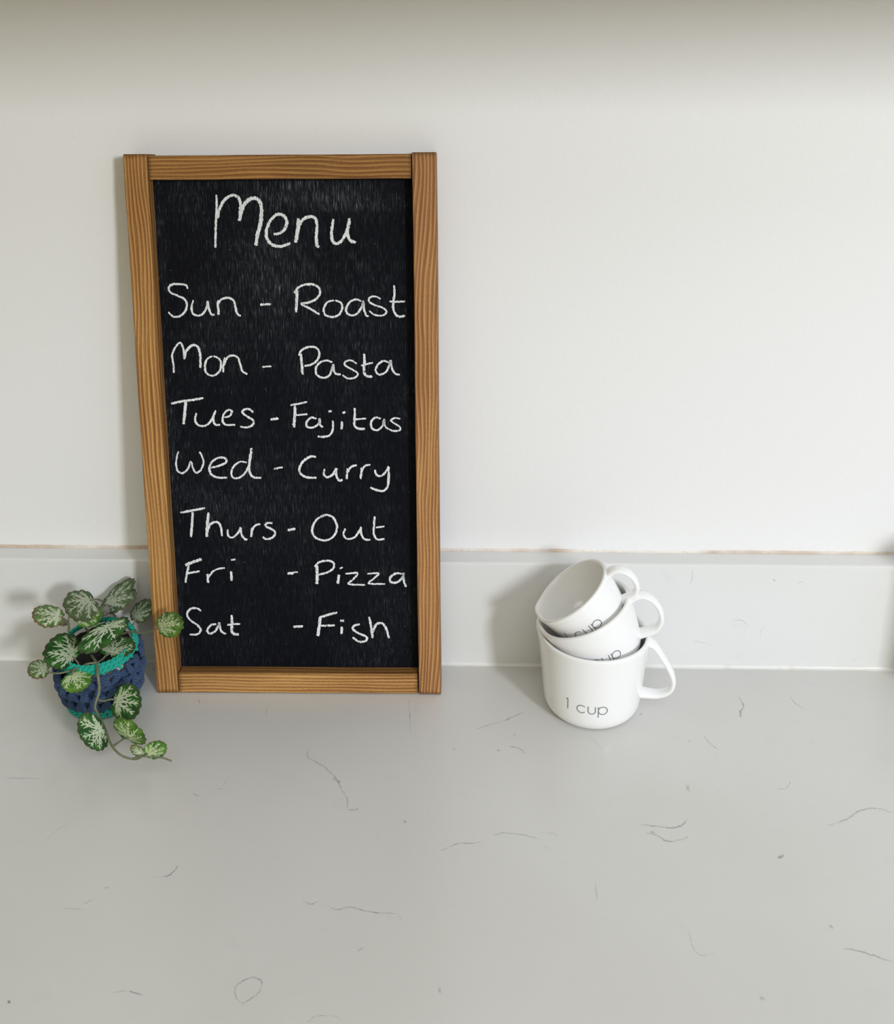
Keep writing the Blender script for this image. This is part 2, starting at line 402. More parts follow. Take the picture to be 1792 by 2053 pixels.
frame_piece('rail', SW+.0003, BW_-SW-.0009, .0004, T_-.0002, BH_-.0012-SW, BH_-.0012, woodT, 3)
frame_piece('rail', SW+.0003, BW_-SW-.0009, .0003, T_-.0002, .0003, SW-.0002, woodB, 4)
bm_m = board_material()
panel = bevel_box('panel', SW+.0002, BW_-SW-.0002, PD, PD+.004, SW-.0001, BH_-.0012-SW, bm_m, B, 0)

def P3(l): return [(230+x/2.6746, 290+y/2.6746) for x, y in l]
def P4(l): return [(290+x/3.144, 540+y/3.144) for x, y in l]
def P5(l): return [(290+x/2.9377, 860+y/2.9377) for x, y in l]
WORDS = [
 ('Menu', P3, 2.6746, [
  ([(545,268),(547,330),(543,400),(541,480),(539,560)],15), ([(552,400),(562,350),(590,298),(630,275),(662,285),(674,320),(672,365),(668,415)],19),
  ([(668,415),(680,360),(705,310),(745,290),(775,305),(787,350),(782,420),(765,490),(757,548)],24),
  ([(850,482),(882,478),(912,455),(922,415),(903,382),(868,378),(835,410),(815,455),(815,500),(842,538),(890,548),(945,530)],20),
  ([(985,395),(982,450),(975,500),(968,530)],24), ([(978,480),(1000,415),(1040,390),(1075,398),(1084,440),(1080,500),(1086,545),(1098,550)],20),
  ([(1173,398),(1165,450),(1163,500),(1180,532),(1215,520),(1240,475),(1255,430),(1258,395)],20), ([(1256,410),(1248,470),(1262,515),(1295,528)],20)]),
 ('Sun', P4, 3.144, [
  ([(272,128),(262,104),(220,96),(175,98),(152,120),(165,150),(210,170),(252,192),(266,225),(255,268),(222,298),(180,300),(148,270)],17),
  ([(308,195),(297,235),(300,275),(325,293),(360,288),(388,250),(398,198)],17), ([(398,198),(406,250),(420,285),(442,290)],17),
  ([(463,195),(463,240),(467,292)],19), ([(463,225),(485,192),(530,183),(562,202),(573,245),(586,285),(608,298)],18)]),
 ('dash', P4, 3.144, [([(722,226),(800,222)],18)]),
 ('Roast', P4, 3.144, [
  ([(962,130),(958,200),(955,280)],21), ([(942,155),(965,120),(1010,100),(1060,98),(1098,120),(1104,155),(1080,190),(1035,212),(990,222),(1050,255),(1105,290)],18),
  ([(1195,198),(1152,210),(1130,250),(1137,288),(1180,303),(1223,290),(1245,250),(1237,214),(1197,197)],17),
  ([(1368,205),(1332,192),(1292,210),(1270,250),(1277,280),(1310,294),(1345,275),(1370,235),(1378,205),(1382,250),(1395,290),(1412,302)],17),
  ([(1492,192),(1455,174),(1420,180),(1415,205),(1450,228),(1500,245),(1524,270),(1500,293),(1450,290),(1412,262)],15),
  ([(1572,100),(1574,160),(1566,230),(1575,278),(1600,300),(1645,295)],18), ([(1538,205),(1590,207),(1645,205)],15)]),
 ('Mon', P4, 3.144, [
  ([(185,660),(181,600),(174,545),(190,500),(222,466),(240,490),(248,530),(250,572)],17), ([(250,572),(262,520),(300,482),(335,492),(350,540),(352,630)],20),
  ([(430,548),(395,568),(380,610),(390,655),(430,673),(468,650),(482,605),(470,567),(432,548)],16),
  ([(507,555),(498,600),(495,655)],16), ([(500,610),(520,562),(555,545),(588,560),(602,600),(617,645),(650,665)],17)]),
 ('dash', P4, 3.144, [([(737,618),(805,614)],14)]),
 ('Pasta', P4, 3.144, [
  ([(985,530),(990,600),(998,670)],20), ([(972,550),(987,515),(1030,493),(1080,496),(1101,530),(1088,575),(1050,603),(1005,612)],17),
  ([(1185,590),(1145,577),(1102,592),(1078,630),(1087,670),(1130,686),(1168,665),(1188,605),(1192,640),(1208,662),(1238,665)],17),
  ([(1340,600),(1302,577),(1264,586),(1266,610),(1310,635),(1343,660),(1325,685),(1280,690),(1245,667)],15),
  ([(1383,530),(1385,590),(1383,650),(1400,675),(1438,680)],20), ([(1362,610),(1400,600),(1442,590)],15),
  ([(1545,592),(1505,580),(1467,607),(1457,645),(1480,666),(1520,650),(1543,605),(1550,580),(1560,630),(1580,660),(1610,668)],17)]),
 ('Tues', P4, 3.144, [
  ([(162,850),(230,835),(300,826),(376,812)],19), ([(260,830),(254,900),(245,985)],24),
  ([(327,905),(319,950),(335,983),(375,990),(410,968),(438,920),(450,890)],17), ([(440,905),(434,950),(445,980),(478,982)],17),
  ([(500,937),(538,925),(550,897),(525,890),(500,915),(492,955),(512,982),(575,982)],17),
  ([(688,907),(660,884),(627,887),(617,905),(645,930),(680,950),(684,978),(650,998),(600,994)],18)]),
 ('dash', P4, 3.144, [([(790,950),(850,942)],20)]),
 ('Fajitas', P4, 3.144, [
  ([(915,860),(970,850),(1027,838)],17), ([(948,860),(946,930),(940,1003)],24), ([(945,922),(1032,915)],15),
  ([(1085,945),(1050,937),(1022,965),(1022,993),(1055,1000),(1093,980),(1103,945),(1108,985),(1125,998)],17),
  ([(1185,952),(1186,1010),(1165,1048),(1125,1058),(1088,1055)],17), ([(1158,900),(1180,895)],19),
  ([(1245,958),(1240,1014)],20), ([(1245,907),(1267,902)],18),
  ([(1325,872),(1324,940),(1322,985),(1347,1006),(1392,1008)],20), ([(1308,950),(1402,942)],14),
  ([(1490,945),(1455,937),(1427,965),(1432,1003),(1465,1016),(1498,990),(1510,950),(1512,985),(1535,1012)],17),
  ([(1614,945),(1577,940),(1552,955),(1577,975),(1608,995),(1608,1016),(1570,1021),(1535,1008)],15)]),
 ('Wed', P5, 2.9377, [
  ([(200,130),(187,190),(193,245),(225,262),(256,235),(272,195),(286,235),(305,260),(334,240),(347,195),(337,160),(322,135)],15),
  ([(382,232),(430,222),(478,200),(477,177),(440,171),(397,195),(382,235),(396,273),(440,289),(490,288)],17),
  ([(605,200),(562,196),(523,225),(511,270),(532,293),(573,280),(608,235),(624,170),(632,110)],15), ([(630,110),(619,190),(618,250),(640,285),(690,290)],18)]),
 ('dash', P5, 2.9377, [([(758,238),(818,226)],15)]),
 ('Curry', P5, 2.9377, [
  ([(1012,166),(975,166),(932,195),(911,240),(927,273),(965,288),(1015,290)],18),
  ([(1060,235),(1056,268),(1075,286),(1108,270),(1130,230)],17), ([(1130,230),(1128,270),(1145,305),(1167,300)],19),
  ([(1195,230),(1190,302)],17), ([(1190,265),(1215,227),(1252,215)],16), ([(1278,225),(1272,302)],16), ([(1272,265),(1295,222),(1332,212)],15),
  ([(1355,240),(1367,273),(1395,278),(1423,250),(1438,220)],17), ([(1438,220),(1437,290),(1428,345),(1400,368),(1360,360),(1327,345)],18)]),
 ('Thurs', P5, 2.9377, [
  ([(207,495),(280,482),(362,466)],18), ([(284,485),(280,560),(273,643)],20),
  ([(378,490),(370,560),(366,643)],21), ([(370,605),(390,562),(425,550),(448,575),(456,637)],18),
  ([(490,590),(492,630),(520,640),(553,610),(566,578)],16), ([(566,578),(570,620),(590,650),(607,652)],17),
  ([(635,578),(626,642)],18), ([(628,610),(650,572),(684,560)],16),
  ([(755,556),(722,556),(714,575),(745,590),(768,610),(755,640),(715,650),(695,635)],17)]),
 ('dash', P5, 2.9377, [([(840,598),(892,590)],21)]),
 ('Out', P5, 2.9377, [
  ([(1066,510),(1015,533),(987,590),(1003,638),(1060,658),(1113,633),(1133,580),(1113,527),(1070,508),(1030,520)],17),
  ([(1182,585),(1171,625),(1195,649),(1235,640),(1263,605),(1275,575)],16), ([(1273,580),(1276,620),(1295,650),(1332,655)],17),
  ([(1355,512),(1350,580),(1352,628),(1375,653),(1415,648)],17), ([(1358,583),(1415,575)],14)]),
 ('Fri', P5, 2.9377, [
  ([(237,805),(285,785),(340,768)],23), ([(262,800),(250,850),(240,910)],18), ([(250,852),(330,838)],17),
  ([(371,850),(375,912)],18), ([(373,885),(400,843),(440,824),(475,820)],15), ([(511,835),(512,900)],20), ([(508,775),(537,768)],14)]),
 ('dash', P5, 2.9377, [([(838,855),(880,853)],13), ([(838,850),(908,843)],12)]),
 ('Pizza', P5, 2.9377, [
  ([(1014,800),(1017,860),(1014,918)],24), ([(1000,815),(1027,787),(1080,777),(1114,792),(1108,825),(1070,848),(1020,860)],17),
  ([(1145,855),(1138,917)],22), ([(1148,824),(1168,815)],13),
  ([(1178,855),(1253,850),(1230,885),(1203,914),(1305,920)],16), ([(1307,855),(1377,852),(1350,882),(1322,911),(1422,914)],15),
  ([(1527,857),(1482,852),(1447,875),(1452,903),(1490,903),(1520,873),(1525,850),(1525,890),(1540,935)],18)]),
 ('Sat', P5, 2.9377, [
  ([(335,1075),(310,1058),(272,1060),(251,1090),(268,1125),(310,1155),(331,1185),(310,1210),(262,1212)],17),
  ([(425,1150),(392,1156),(370,1185),(382,1206),(415,1193),(435,1160),(440,1145),(450,1190),(482,1210)],18),
  ([(512,1093),(516,1150),(513,1190),(530,1209),(558,1210)],22), ([(482,1155),(568,1148)],16)]),
 ('dash', P5, 2.9377, [([(872,1166),(937,1163)],20)]),
 ('Fish', P5, 2.9377, [
  ([(1036,1100),(1029,1160),(1020,1225)],24), ([(1035,1110),(1080,1096),(1138,1081)],20), ([(1030,1160),(1127,1158)],17),
  ([(1162,1162),(1158,1212)],20), ([(1150,1131),(1176,1130)],19),
  ([(1270,1151),(1237,1158),(1227,1180),(1262,1205),(1306,1225),(1303,1247),(1265,1254),(1222,1226)],18),
  ([(1322,1103),(1335,1170),(1343,1237)],18), ([(1340,1205),(1365,1152),(1400,1146),(1423,1180),(1440,1237)],19)]),
]
chalk = ink_material('white_chalk', (.90, .93, .93), .95, 'chalk', 1.0, .8)
MMPX = np.linalg.norm(np.array(on_board(601, 700))-np.array(on_board(600, 700)))
rnd = random.Random(5)
lift = 0
for word, fn, sc, strokes in WORDS:
    ink = Ink()
    for pts, w in strokes:
        lift += 1; yy = PD-.00008-.000004*lift
        q = [on_board(*p) for p in smooth_line(fn(pts), 10)]
        ink.add(ribbon(q, [w*1.4/sc*MMPX, w*1.78/sc*MMPX, w*1.62/sc*MMPX, w*1.8/sc*MMPX, w*1.45/sc*MMPX], lambda a, b, y=yy: (a, y, b), 5, True, rnd, .07))
    o = ink.build('chalk_word', chalk, panel)
    o['label'] = 'chalk dash' if word == 'dash' else 'handwritten white chalk word '+word

# ------------------------------------------------------------------ measuring cups
m_por, nt, b = mat('white_porcelain')
b.inputs['Base Color'].default_value = (.93, .925, .91, 1); b.inputs['Roughness'].default_value = .16
b.inputs['Coat Weight'].default_value = .35; b.inputs['Coat Roughness'].default_value = .05
n_ = noise(nt, coord(nt), 60, 3); bump(nt, b, n_.outputs[0], .03, .001)
print_m = ink_material('grey_print', (.27, .275, .29), .5, None, .95, .45)
def cup_radius(z, R, H, foot):
    """outer radius at height z (0 bottom): rounded foot, gently flaring wall"""
    t = max(0, min(1, z/H)); wall = foot+(R-foot)*t**.85
    fr = .012
    if z < fr: wall -= fr*(1-math.sqrt(max(0, 1-((fr-z)/fr)**2)))*.95
    return wall
def make_cup(label, R, H, foot, text, text_s, text_drop, handle, group, twist):
    t = empty('measuring_cup', (0, 0, 0), label, 'measuring cup', group)
    nA = 96; th = .0033; prof = []
    zs = [0, .0006, .0016, .003, .005, .007, .009, .012]+[.012+(H-.0135-.0)*(i/9) for i in range(1, 10)]
    zs = [z for z in zs if z < H-.0035]
    prof = [(.0, .0008), (foot*.45, .0008), (foot-.012, 0.0)]
    prof += [(cup_radius(z, R, H, foot), z) for z in zs[1:]]
    rl = R
    prof += [(rl, H-.0022), (rl, H-.0012), (rl-.0003, H-.0005), (rl-.0009, H-.0001), (rl-th*.5, H), (rl-th+.0006, H-.0003), (rl-th+.0001, H-.0010)]
    inz = [H-.004, H*.8, H*.6, .020]
    for z in inz: prof.append((cup_radius(max(z, 0.0005), R, H, foot)-th, z))
    ri = cup_radius(.02, R, H, foot)-th; f2 = .016
    for j in range(1, 10):
        a = j/9*math.pi/2; prof.append((ri-f2*(1-math.cos(a))-.0004*j, .02-(.0158)*math.sin(a)))
    prof += [(foot*.3, .0040), (0.0, .004)]
    V = []; F = []
    for r, z in prof:
        for k in range(nA):
            a = 2*math.pi*k/nA; d = (a-math.pi+math.pi) % (2*math.pi)-math.pi   # angle from the spout (-x)
            g = math.exp(-(d/.26)**2)*max(0, (z/H-.45)/.55)**2.2
            rr = r+(.0026*(R/.0443)**2*g if r > R*.6 else 0); zz = z+(.0010*g if z > H*.8 else 0)
            V.append((rr*math.cos(a), rr*math.sin(a), zz))
    n = len(prof)
    for i in range(n-1):
        for k in range(nA): F.append((i*nA+k, i*nA+(k+1) % nA, (i+1)*nA+(k+1) % nA, (i+1)*nA+k))
    body = mesh('body', V, F, m_por, t)
    # handle: a flattened strap, ear shaped, at +x
    pts = smooth_line(handle, 8); V = []; F = []; K = 12
    P = np.array(pts); Tn = np.gradient(P, axis=0); Tn /= np.linalg.norm(Tn, axis=1)[:, None]
    for i, (p, tt) in enumerate(zip(P, Tn)):
        s = i/(len(P)-1); wd = (.0052+.0016*abs(2*s-1)**3)*(R/.045)**.5; tk = .0021+.0009*abs(2*s-1)**4
        nn = np.array([-tt[1], tt[0]])
        for k in range(K):
            a = 2*math.pi*k/K; ca, sa = math.cos(a), math.sin(a)
            ca = math.copysign(abs(ca)**.75, ca); sa = math.copysign(abs(sa)**.75, sa)
            q = p+nn*tk*sa; V.append((q[0], wd*ca, q[1]))
    for i in range(len(P)-1):
        for k in range(K): F.append((i*K+k, i*K+(k+1) % K, (i+1)*K+(k+1) % K, (i+1)*K+k))
    F.append(tuple(range(K))); F.append(tuple((len(P)-1)*K+k for k in range(K-1, -1, -1)))
    h = mesh('handle', V, F, m_por, t)
    # printed wording on the -y face
    xh = .0071
    def arc(cx, cy, r, a0, a1, n=18): return [(cx+r*math.cos(math.radians(a0+(a1-a0)*i/n)), cy+r*math.sin(math.radians(a0+(a1-a0)*i/n))) for i in range(n+1)]
    G = {'1': (.36, [[(.0, 1.30), (.22, 1.42)], [(.22, 1.44), (.22, 0)]]),
         'c': (1.0, [arc(.5, .5, .5, 42, 318)]),
         'u': (.90, [[(.03, 1), (.03, .42)]+arc(.43, .42, .40, 180, 360)+[(.83, .42), (.83, 1)]]),
         'p': (1.05, [arc(.55, .5, .5, 0, 360, 26), [(.05, 1.0), (.05, -.42)]]), '/': (.5, [[(.0, -.1), (.45, 1.4)]]),
         ' ': (.55, []), '3': (.62, [arc(.25, 1.05, .27, 150, -90, 12)+arc(.25, .40, .38, 90, -150, 14)]),
         '2': (.66, [arc(.28, 1.05, .28, 170, -40, 12)+[(.02, 0), (.6, 0)]])}
    ink = Ink(); x = 0; gap = .20; items = []
    for ch in text:
        adv, st = G[ch]; items.append((x, st)); x += adv+gap
    tot = x-gap
    for x0, st in items:
        for s_ in st:
            def to3(a, b_):
                s = text_s+(a-tot)*xh; z = H-text_drop+b_*xh
                rr = cup_radius(z, R, H, foot)+.00012
                return (rr*math.sin(s/rr), -rr*math.cos(s/rr), z)
            pts = [(x0+a, b_) for a, b_ in s_]
            dense = []
            for a, b2 in zip(pts[:-1], pts[1:]):
                k = max(1, int(math.hypot(a[0]-b2[0], a[1]-b2[1])/.08))
                for j in range(k): dense.append((a[0]+(b2[0]-a[0])*j/k, a[1]+(b2[1]-a[1])*j/k))
            dense.append(pts[-1]); ink.add(ribbon(dense, .155, to3, 5, False))
    tx = ink.build('printed_text', print_m, body); tx['label'] = 'thin grey printed measure wording'
    return t
def place_cup(t, rim, tilt, az, H):
    Rm = Matrix.Rotation(-tilt, 4, 'Y') @ Matrix.Rotation(az, 4, 'Z')
    c = Vector(rim)-(Rm @ Vector((0, 0, H)))
    t.matrix_world = Matrix.Translation(c) @ Rm
MY = -.0532
def ear(R, foot, H, out, z_top, z_bot, rnd_=False):
    """handle path (x, z): leaves under the rim, slopes out and down, curls back to the wall"""
    rb = foot+(R-foot)*(z_bot/H)**.85
    h = z_top-z_bot
    if rnd_: return [(R-.0022, z_top-.0006), (R+out*.28, z_top+.0004), (R+out*.62, z_top-.05*h), (R+out*.90, z_top-.24*h), (R+out, z_top-.50*h), (R+out*.90, z_top-.76*h), (R+out*.62, z_top-.94*h), (R+out*.28, z_bot), (rb-.0018, z_bot)]
    return [(R-.0022, z_top), (R+out*.20, z_top-.07*h), (R+out*.50, z_top-.25*h), (R+out*.82, z_top-.47*h), (R+out, z_top-.68*h), (R+out*.93, z_top-.85*h), (R+out*.68, z_top-.95*h), (R+out*.3, z_bot), (rb-.0018, z_bot-.0002)]
c1 = make_cup('largest white cup at the bottom of the stack, printed 1 cup', .0443, .0705, .0378, '1 cup', .0158, .0495, ear(.0443, .0378, .0705, .0200, .0665, .0190), 'nested white measuring cups', 0)
place_cup(c1, (.0775, MY, .0705), 0, math.radians(-12), .0705)
c2 = make_cup('middle white cup of the stack, tilted inside the largest cup', .0390, .050, .0314, ' / cup', .0208, .0320, ear(.0390, .0314, .050, .0170, .0462, .0130, True), 'nested white measuring cups', 0)
place_cup(c2, (.0683, MY, .0910), math.radians(24), math.radians(-8), .050)
c3 = make_cup('smallest white cup on top of the stack, tilted left', .0340, .041, .0270, '/ cup', .0158, .0240, ear(.0340, .0270, .041, .0140, .0375, .0110, True), 'nested white measuring cups', 0)
place_cup(c3, (.0575, MY, .1068), math.radians(38), math.radians(-10), .041)

# ------------------------------------------------------------------ stone veining on worktop and upstand
vein_m = ink_material('grey_stone_vein', (.36, .37, .37), .2, 'vein', .8, 1.0)
def V4(l): return [(x/1.9911, 1500+y/1.9911) for x, y in l]
def V5(l): return [(892+x/1.9911, 1380+y/1.9911) for x, y in l]
VE = [  # (converter, points, width px in photo, strength)
 (V4, [(0,118),(60,120),(110,120),(170,124)], 3, .8), (V4, [(180,368),(230,325),(280,295)], 4, .35), (V4, [(240,640),(300,642),(350,645)], 3, .5),
 (V4, [(330,625),(385,600)], 4, .6), (V4, [(650,512),(675,508),(695,490),(714,465)], 6, 1.0), (V4, [(600,515),(655,514)], 3, .5),
 (V4, [(415,560),(440,556)], 5, .5), (V4, [(445,978),(500,970),(540,977),(570,988)], 7, .7),
 (V4, [(975,1025),(945,1000),(940,955),(970,930),(1010,916),(1045,935),(1030,980),(985,1010),(965,1020)], 6, .75),
 (V4, [(1230,1095),(1255,1072),(1300,1068),(1345,1072),(1360,1092)], 6, .6), (V4, [(1205,608),(1238,623),(1270,614)], 5, .7),
 (V4, [(1298,624),(1345,645),(1400,635),(1470,653),(1580,663),(1604,688)], 5, .75),
 (V4, [(1240,-5),(1228,35),(1290,72),(1340,120),(1362,160),(1385,205),(1390,245),(1432,244)], 6, .55),
 (V4, [(1330,120),(1362,140)], 14, .35), (V4, [(1395,248),(1432,243)], 5, .9), (V4, [(770,178),(785,190),(812,193)], 5, .6),
 (V4, [(855,163),(893,162)], 5, .6), (V4, [(885,160),(912,112)], 3, .4), (V4, [(1425,812),(1448,796)], 10, .5), (V4, [(0,632),(40,605)], 4, .4),
 (V4, [(1758,410),(1792,398)], 5, .6), (V4, [(1752,955),(1757,980)], 12, .35), (V4, [(35,1005),(38,1022)], 14, .6),
 (V5, [(118,165),(190,143),(250,125),(325,90)], 5, .8), (V5, [(252,232),(290,238),(325,262)], 5, .8), (V5, [(270,190),(285,180)], 6, .4),
 (V5, [(1168,30),(1192,70),(1180,92),(1180,118)], 7, .8), (V5, [(1372,28),(1400,60),(1440,85)], 5, .45), (V5, [(1028,185),(1060,222),(1095,250)], 5, .5),
 (V5, [(0,645),(50,622),(120,618),(145,613)], 5, .7), (V5, [(190,585),(250,578),(330,590),(385,606)], 5, .65), (V5, [(370,577),(430,580),(450,592)], 4, .45),
 (V5, [(775,543),(850,552),(910,557),(950,545),(970,518)], 7, .8), (V5, [(800,575),(850,590),(890,612),(945,604),(972,594)], 7, .7),
 (V5, [(820,570),(850,588)], 16, .45), (V5, [(968,385),(972,415)], 14, .4), (V5, [(1320,403),(1360,400),(1377,372)], 5, .5),
 (V5, [(1525,550),(1600,525),(1660,488),(1730,480),(1790,500)], 7, .65), (V5, [(1325,678),(1355,668)], 12, .8), (V5, [(1585,1040),(1650,1048),(1720,1070),(1792,1095)], 7, .75),
 (V5, [(972,965),(985,1020),(1015,1065),(1080,1062)], 5, .4), (V5, [(1535,945),(1550,960)], 12, .5), (V5, [(1255,1235),(1280,1245)], 18, .3),
 (V5, [(600,770),(605,830),(600,855)], 10, .25), (V5, [(410,630),(395,645)], 4, .3), (V5, [(560,185),(600,215),(635,255)], 3, .3),
 (lambda l: l, [(398,1400),(400,1412)], 4, .6), (lambda l: l, [(820,1400),(822,1440),(823,1470)], 5, .45), (lambda l: l, [(535,1415),(533,1440)], 5, .35),
]
ink = Ink(); rnd = random.Random(11); lift = 0
for fn, pts, w, st in VE:
    lift += 1
    base = smooth_line(fn(pts), 8)
    base = [p+np.array([rnd.gauss(0, .7), rnd.gauss(0, .6)]) for p in base]
    q = [atz(p[0], p[1], 0)[:2] for p in base]; n = len(q)
    mm = np.linalg.norm(atz(base[0][0]+1, base[0][1], 0)-atz(*base[0], 0))
    ends = np.repeat(np.sin(np.linspace(.12, math.pi-.12, n))**.6, 5)*st
    ink.add(ribbon(q, w*mm/1.5, lambda a, b, z=.00005+.000004*lift: (a, b, z), 5, True, rnd, .35), ends)
v = ink.build('veining', vein_m, worktop); v['kind'] = 'stuff'
ink = Ink(); lift = 0
def U1(l): return [(1300+x/3.642, 1050+y/3.642) for x, y in l]
for fn, pts, w, st in [(U1, [(316,330),(320,390),(298,455)], 3, .7), (U1, [(905,398),(930,425)], 6, .5), (U1, [(1085,440),(1110,425),(1140,432)], 3, .6),
        (U1, [(605,712),(650,703),(690,710),(728,750)], 4, .7), (U1, [(815,840),(820,780),(850,740)], 3, .4), (U1, [(320,855),(400,870),(470,893)], 6, .3),
        (U1, [(1480,1000),(1515,990),(1530,975)], 4, .3)]:
    lift += 1; base = smooth_line(fn(pts), 6); q = [(at(p[0], p[1], 0)[0], at(p[0], p[1], 0)[2]) for p in base]; n = len(q)
    ends = np.repeat(np.sin(np.linspace(.12, math.pi-.12, n))**.6, 5)*st
    ink.add(ribbon(q, w/3.642*.00045*1.6, lambda a, b, y=-.00005-.000004*lift: (a, y, b), 5, True, rnd, .3), ends)
v = ink.build('veining', vein_m, upstand); v['kind'] = 'stuff'

# ------------------------------------------------------------------ plant pot in its crocheted cover
PX, PY = -.3280, -.0550
def Q(x, y): return (30+x/4.843, 1140+y/4.843)
pot = empty('plant_pot', (PX, PY, .0003), 'small white pot in a navy and teal crocheted cover, left of the chalkboard', 'plant pot')
m_pot, nt, b = mat('white_plastic'); b.inputs['Base Color'].default_value = (.82, .82, .80, 1); b.inputs['Roughness'].default_value = .35
def lathe(prof, n=64):
    V = []; F = []
    for r, z in prof:
        for k in range(n): a = 2*math.pi*k/n; V.append((r*math.cos(a), r*math.sin(a), z))
    for i in range(len(prof)-1):
        for k in range(n): F.append((i*n+k, i*n+(k+1) % n, (i+1)*n+(k+1) % n, (i+1)*n+k))
    return V, F
PH = .0530
V, F = lathe([(0, .0012), (.0235, .0012), (.0245, .003), (.0262, .045), (.0276, PH-.001), (.0276, PH), (.0262, PH), (.0258, PH-.003), (.0248, .040), (.0232, .005), (0, .005)])
mesh('inner_pot', V, F, m_pot, pot)
m_soil, nt, b = mat('dark_soil'); n1 = noise(nt, coord(nt), 500, 4, .7)
L(nt, mixc(nt, ramp_out(nt, n1.outputs[0], .45, .75), (.003, .003, .003), (.018, .015, .012)), b.inputs['Base Color']); b.inputs['Roughness'].default_value = .9
rnd = random.Random(3); V = []; F = []
nr, na = 14, 48
for i in range(nr+1):
    for k in range(na):
        r = .0254*i/nr; a = 2*math.pi*k/na; V.append((r*math.cos(a), r*math.sin(a), .0505+rnd.uniform(-.0009, .0009)))
for i in range(nr):
    for k in range(na): F.append((i*na+k, (i+1)*na+k, (i+1)*na+(k+1) % na, i*na+(k+1) % na))
so = mesh('soil', V, F, m_soil, pot); so['kind'] = 'stuff'
def yarn_material(name, c0, c1):
    m, nt, b = mat(name)
    a = nt.nodes.new('ShaderNodeAttribute'); a.attribute_name = 'along'
    c = nt.nodes.new('ShaderNodeAttribute'); c.attribute_name = 'around'
    tw = mth(nt, 'SINE', mth(nt, 'ADD', mth(nt, 'MULTIPLY', a.outputs['Fac'], 3200.0), mth(nt, 'MULTIPLY', c.outputs['Fac'], 12.566)))
    n1 = noise(nt, coord(nt), 2500, 2, .7); n2 = noise(nt, coord(nt), 120, 2)
    f = mth(nt, 'ADD', mth(nt, 'MULTIPLY', tw, .32), mth(nt, 'MULTIPLY', n1.outputs[0], 1.0), clamp=True)
    L(nt, mixc(nt, f, c0, c1), b.inputs['Base Color']); b.inputs['Roughness'].default_value = .85
    b.inputs['Sheen Weight'].default_value = .12; b.inputs['Sheen Roughness'].default_value = .4; b.inputs['Specular IOR Level'].default_value = .15
    bump(nt, b, f, .8, .0006); return m
navy = yarn_material('navy_yarn', (.016, .036, .095), (.070, .125, .235))
teal = yarn_material('teal_yarn', (.006, .30, .22), (.030, .64, .47))
class Yarn:
    def __init__(s): s.V = []; s.F = []; s.al = []; s.ar = []
    def strand(s, pts, r, n=5, sides=8, flat=1.0):
        P = smooth_line(pts, n); m = len(P)
        rr = [r*(.62+.38*math.sin(math.pi*min(1, max(0, (i+.6)/(m+.2))))**.5) for i in range(m)]
        V, F = tube(P, rr, sides); o = len(s.V); s.V += V; s.F += [tuple(i+o for i in f) for f in F]
        d = 0
        for i in range(m):
            if i: d += np.linalg.norm(np.array(P[i])-np.array(P[i-1]))
            for k in range(sides): s.al.append(d); s.ar.append(k/sides)
    def build(s, name, m, parent):
        o = mesh(name, s.V, s.F, m, parent, attrs={'along': s.al, 'around': s.ar}); o['kind'] = 'stuff'; return o
rnd = random.Random(21)
def cover_r(z):
    t = z/PH
    return .0262+.0034*t+.0040*math.sin(math.pi*min(1, max(0, (t-.15)/.84)))
def cyl(a, r, z): return (r*math.cos(a), r*math.sin(a), z)
J = lambda s: rnd.uniform(-s, s)
# teal rim: two leaning chains of stitches
y = Yarn(); n = 44
for row, (z0, dz, r0, off) in enumerate([(PH-.0050, .0042, .0302, 0), (PH-.0010, .0028, .0292, .5)]):
    for k in range(n):
        a = 2*math.pi*(k+off)/n; d = 2*math.pi/n
        y.strand([cyl(a-d*.25, r0-.0006, z0+J(.0003)), cyl(a+d*.15, r0+.0009, z0+dz*.35), cyl(a+d*.85, r0+.0006, z0+dz*.75), cyl(a+d*1.35, r0-.0012, z0+dz+J(.0003))], .00125+J(.00012))
for k in range(n):
    a = 2*math.pi*(k+.3)/n; d = 2*math.pi/n
    y.strand([cyl(a-d*.2, .0290, PH+.0012), cyl(a+d*.35, .0281, PH+.0022), cyl(a+d*1.1, .0272, PH+.0006)], .00110)
    if k % 3 == 0:
        y.strand([cyl(a, .0302, z0-.0030), cyl(a+d*.2, .0316, z0-.0052), cyl(a+d*.5, .0308, z0-.0072)], .00115)
y.build('teal_rim', teal, pot)
# navy body: rows of V stitches, left open in places so that the white pot shows
y = Yarn(); n = 20; rows = [(.0110, .0122), (.0232, .0122), (.0352, .0118)]
holes = {(2, q) for q in range(0, n, 3)}
for ri_, (z0, h) in enumerate(rows):
    for k in range(n):
        if (ri_, k) in holes: continue
        a = 2*math.pi*(k+.5*(ri_ % 2))/n; d = 2*math.pi/n
        for sgn in (-1, 1):
            for sub in (0, 1):
                rr = cover_r(z0+h/2)+.0005+.0007*sub
                y.strand([cyl(a+J(.02), rr-.0014, z0-.0010+J(.0004)), cyl(a+sgn*d*(.24+.18*sub)+J(.02), rr+.0014, z0+h*.35+J(.0005)), cyl(a+sgn*d*(.42+.14*sub)+J(.02), rr+.0010, z0+h*.72), cyl(a+sgn*d*.50, rr-.0014, z0+h*1.02+J(.0005))], .00182+J(.0002))
        if rnd.random() < .75:
            rr = cover_r(z0+h/2)+.0016
            y.strand([cyl(a-d*.5, rr-.0016, z0+h*.9+J(.001)), cyl(a+J(.04), rr+.0010, z0+h*.98+J(.001)), cyl(a+d*.5, rr-.0014, z0+h*.9+J(.001))], .00165)
y.build('navy_body', navy, pot)
